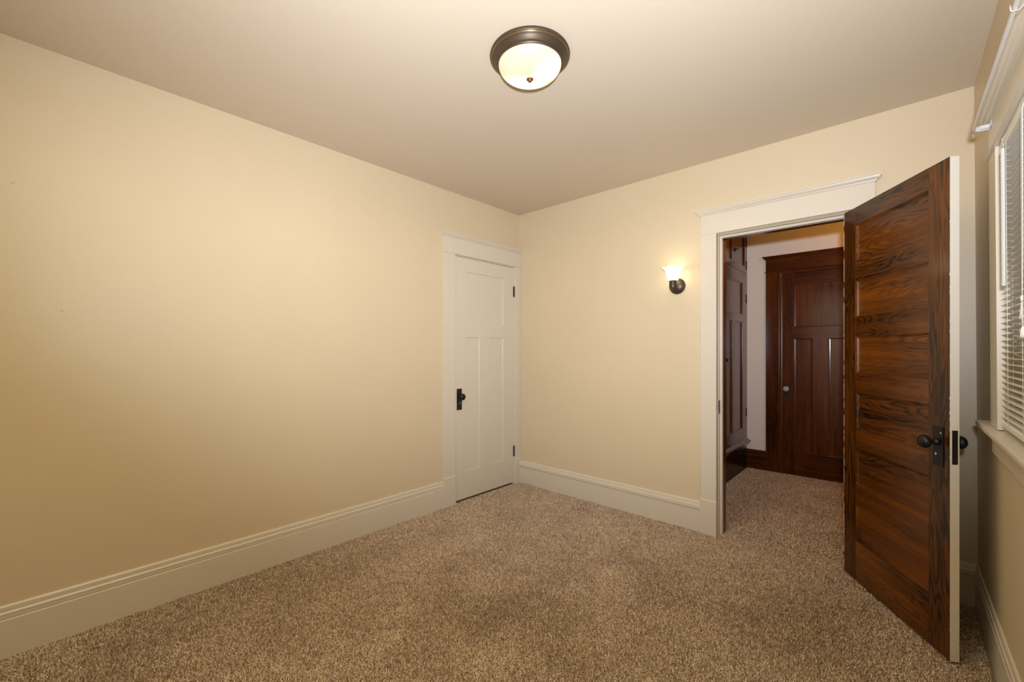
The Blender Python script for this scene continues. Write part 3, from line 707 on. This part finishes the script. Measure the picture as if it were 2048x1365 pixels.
# ------------------------------------------------------------------ carpet pile
def smooth_noise(x, y, scale, seed, octs=3):
    r = np.random.default_rng(seed); out = np.zeros_like(x); amp = 1.0; tot = 0
    for o in range(octs):
        g = r.random((64, 64)); s = scale * (2 ** o)
        fx = (x + 20) * s; fy = (y + 20) * s
        ix = np.floor(fx).astype(int); iy = np.floor(fy).astype(int); tx = fx - ix; ty = fy - iy
        tx = tx*tx*(3-2*tx); ty = ty*ty*(3-2*ty)
        v = (g[ix % 64, iy % 64]*(1-tx)*(1-ty) + g[(ix+1) % 64, iy % 64]*tx*(1-ty) + g[ix % 64, (iy+1) % 64]*(1-tx)*ty + g[(ix+1) % 64, (iy+1) % 64]*tx*ty)
        out += amp * v; tot += amp; amp *= 0.55
    return out / tot
def tufts(regions):
    X = []; Y = []; SZ = []
    for (x0, x1, y0, y1, sp) in regions:
        gx, gy = np.meshgrid(np.arange(x0, x1, sp), np.arange(y0, y1, sp))
        gx = gx.ravel() + rng.uniform(-0.5, 0.5, gx.size) * sp; gy = gy.ravel() + rng.uniform(-0.5, 0.5, gy.size) * sp
        X.append(gx); Y.append(gy); SZ.append(np.full(gx.size, sp))
    return np.concatenate(X), np.concatenate(Y), np.concatenate(SZ)
SPC = 0.0043
mc, nt, b = nodes_of('brown_carpet_yarn')
an = N(nt, 'ShaderNodeAttribute'); an.attribute_name = 'yarn_tone'
r = ramp(nt, [(0.0, (0.22, 0.150, 0.095)), (0.5, (0.65, 0.495, 0.345)), (1.0, (0.87, 0.72, 0.54))])
nt.links.new(an.outputs['Fac'], r.inputs['Fac']); nt.links.new(r.outputs['Color'], b.inputs['Base Color'])
b.inputs['Roughness'].default_value = 0.9; b.inputs['Specular IOR Level'].default_value = 0.15
def carpet_piece(label, regions):
    x, y, sp = tufts(regions)
    n = x.size
    big = smooth_noise(x, y, 4.2, 3, 4)                         # where feet and the vacuum brushed the pile
    lean_dir = smooth_noise(x, y, 1.7, 5, 2) * 4 * math.pi + rng.normal(0, 2.6, n)
    lean = np.clip(0.72 + 0.9 * (big - 0.5) + rng.normal(0, 0.28, n), 0.05, 1.25)
    L = (0.0112 + rng.normal(0, 0.0018, n)) * (sp / SPC) ** 0.5
    wd = (0.00165 + rng.normal(0, 0.00025, n)) * (sp / SPC)
    dx, dy = np.cos(lean_dir), np.sin(lean_dir)
    sa = rng.uniform(0, 2 * np.pi, n); sx, sy = np.cos(sa) * wd, np.sin(sa) * wd
    V = np.zeros((n, 5, 3), dtype=np.float32)
    zb = FLOOR
    h1, h2 = 0.55, 1.0
    l1 = np.sin(lean * 0.6) * L * h1; z1_ = np.cos(lean * 0.6) * L * h1
    l2 = l1 + np.sin(np.minimum(lean * 1.5, 1.45)) * L * (h2 - h1); z2_ = z1_ + np.cos(np.minimum(lean * 1.5, 1.45)) * L * (h2 - h1)
    V[:, 0] = np.stack([x - sx, y - sy, np.full(n, zb)], 1); V[:, 1] = np.stack([x + sx, y + sy, np.full(n, zb)], 1)
    V[:, 2] = np.stack([x + dx*l1 + sx*1.05, y + dy*l1 + sy*1.05, zb + z1_], 1); V[:, 3] = np.stack([x + dx*l1 - sx*1.05, y + dy*l1 - sy*1.05, zb + z1_], 1)
    V[:, 4] = np.stack([x + dx*l2, y + dy*l2, zb + z2_], 1)
    me = bpy.data.meshes.new('carpet')
    me.vertices.add(n * 5); me.vertices.foreach_set('co', V.reshape(-1))
    base = (np.arange(n) * 5)[:, None]
    loops = np.concatenate([base + np.array([[0, 1, 2, 3]]), base + np.array([[3, 2, 4]])], 1).reshape(-1).astype(np.int32)
    me.loops.add(n * 7); me.loops.foreach_set('vertex_index', loops)
    me.polygons.add(n * 2)
    ls = np.stack([np.arange(n) * 7, np.arange(n) * 7 + 4], 1).reshape(-1).astype(np.int32)
    me.polygons.foreach_set('loop_start', ls)
    me.update(calc_edges=True); me.validate()
    tone = np.clip(rng.normal(0.5, 0.20, n) + 0.32 * (big - 0.5) + 0.22 * (smooth_noise(x, y, 45.0, 9, 2) - 0.5), 0, 1)
    at = me.attributes.new('yarn_tone', 'FLOAT', 'POINT'); at.data.foreach_set('value', np.repeat(tone, 5).astype(np.float32))
    me.materials.append(mc)
    co = bpy.data.objects.new('carpet', me); COL.objects.link(co)
    tag(co, label, 'carpet', kind='stuff')
SEAM = YB2 + 0.01
carpet_piece('speckled brown cut-pile carpet covering the bedroom floor', [(XL + 0.016, 0.255, -0.35, YB - 0.016, SPC), (-0.925, -0.207, YB - 0.016, SEAM, SPC * 1.1)])
carpet_piece('brown carpet of the hall floor beyond the open doorway', [(-1.236, 0.35, SEAM + 0.012, YH - 0.02, SPC * 1.35)])
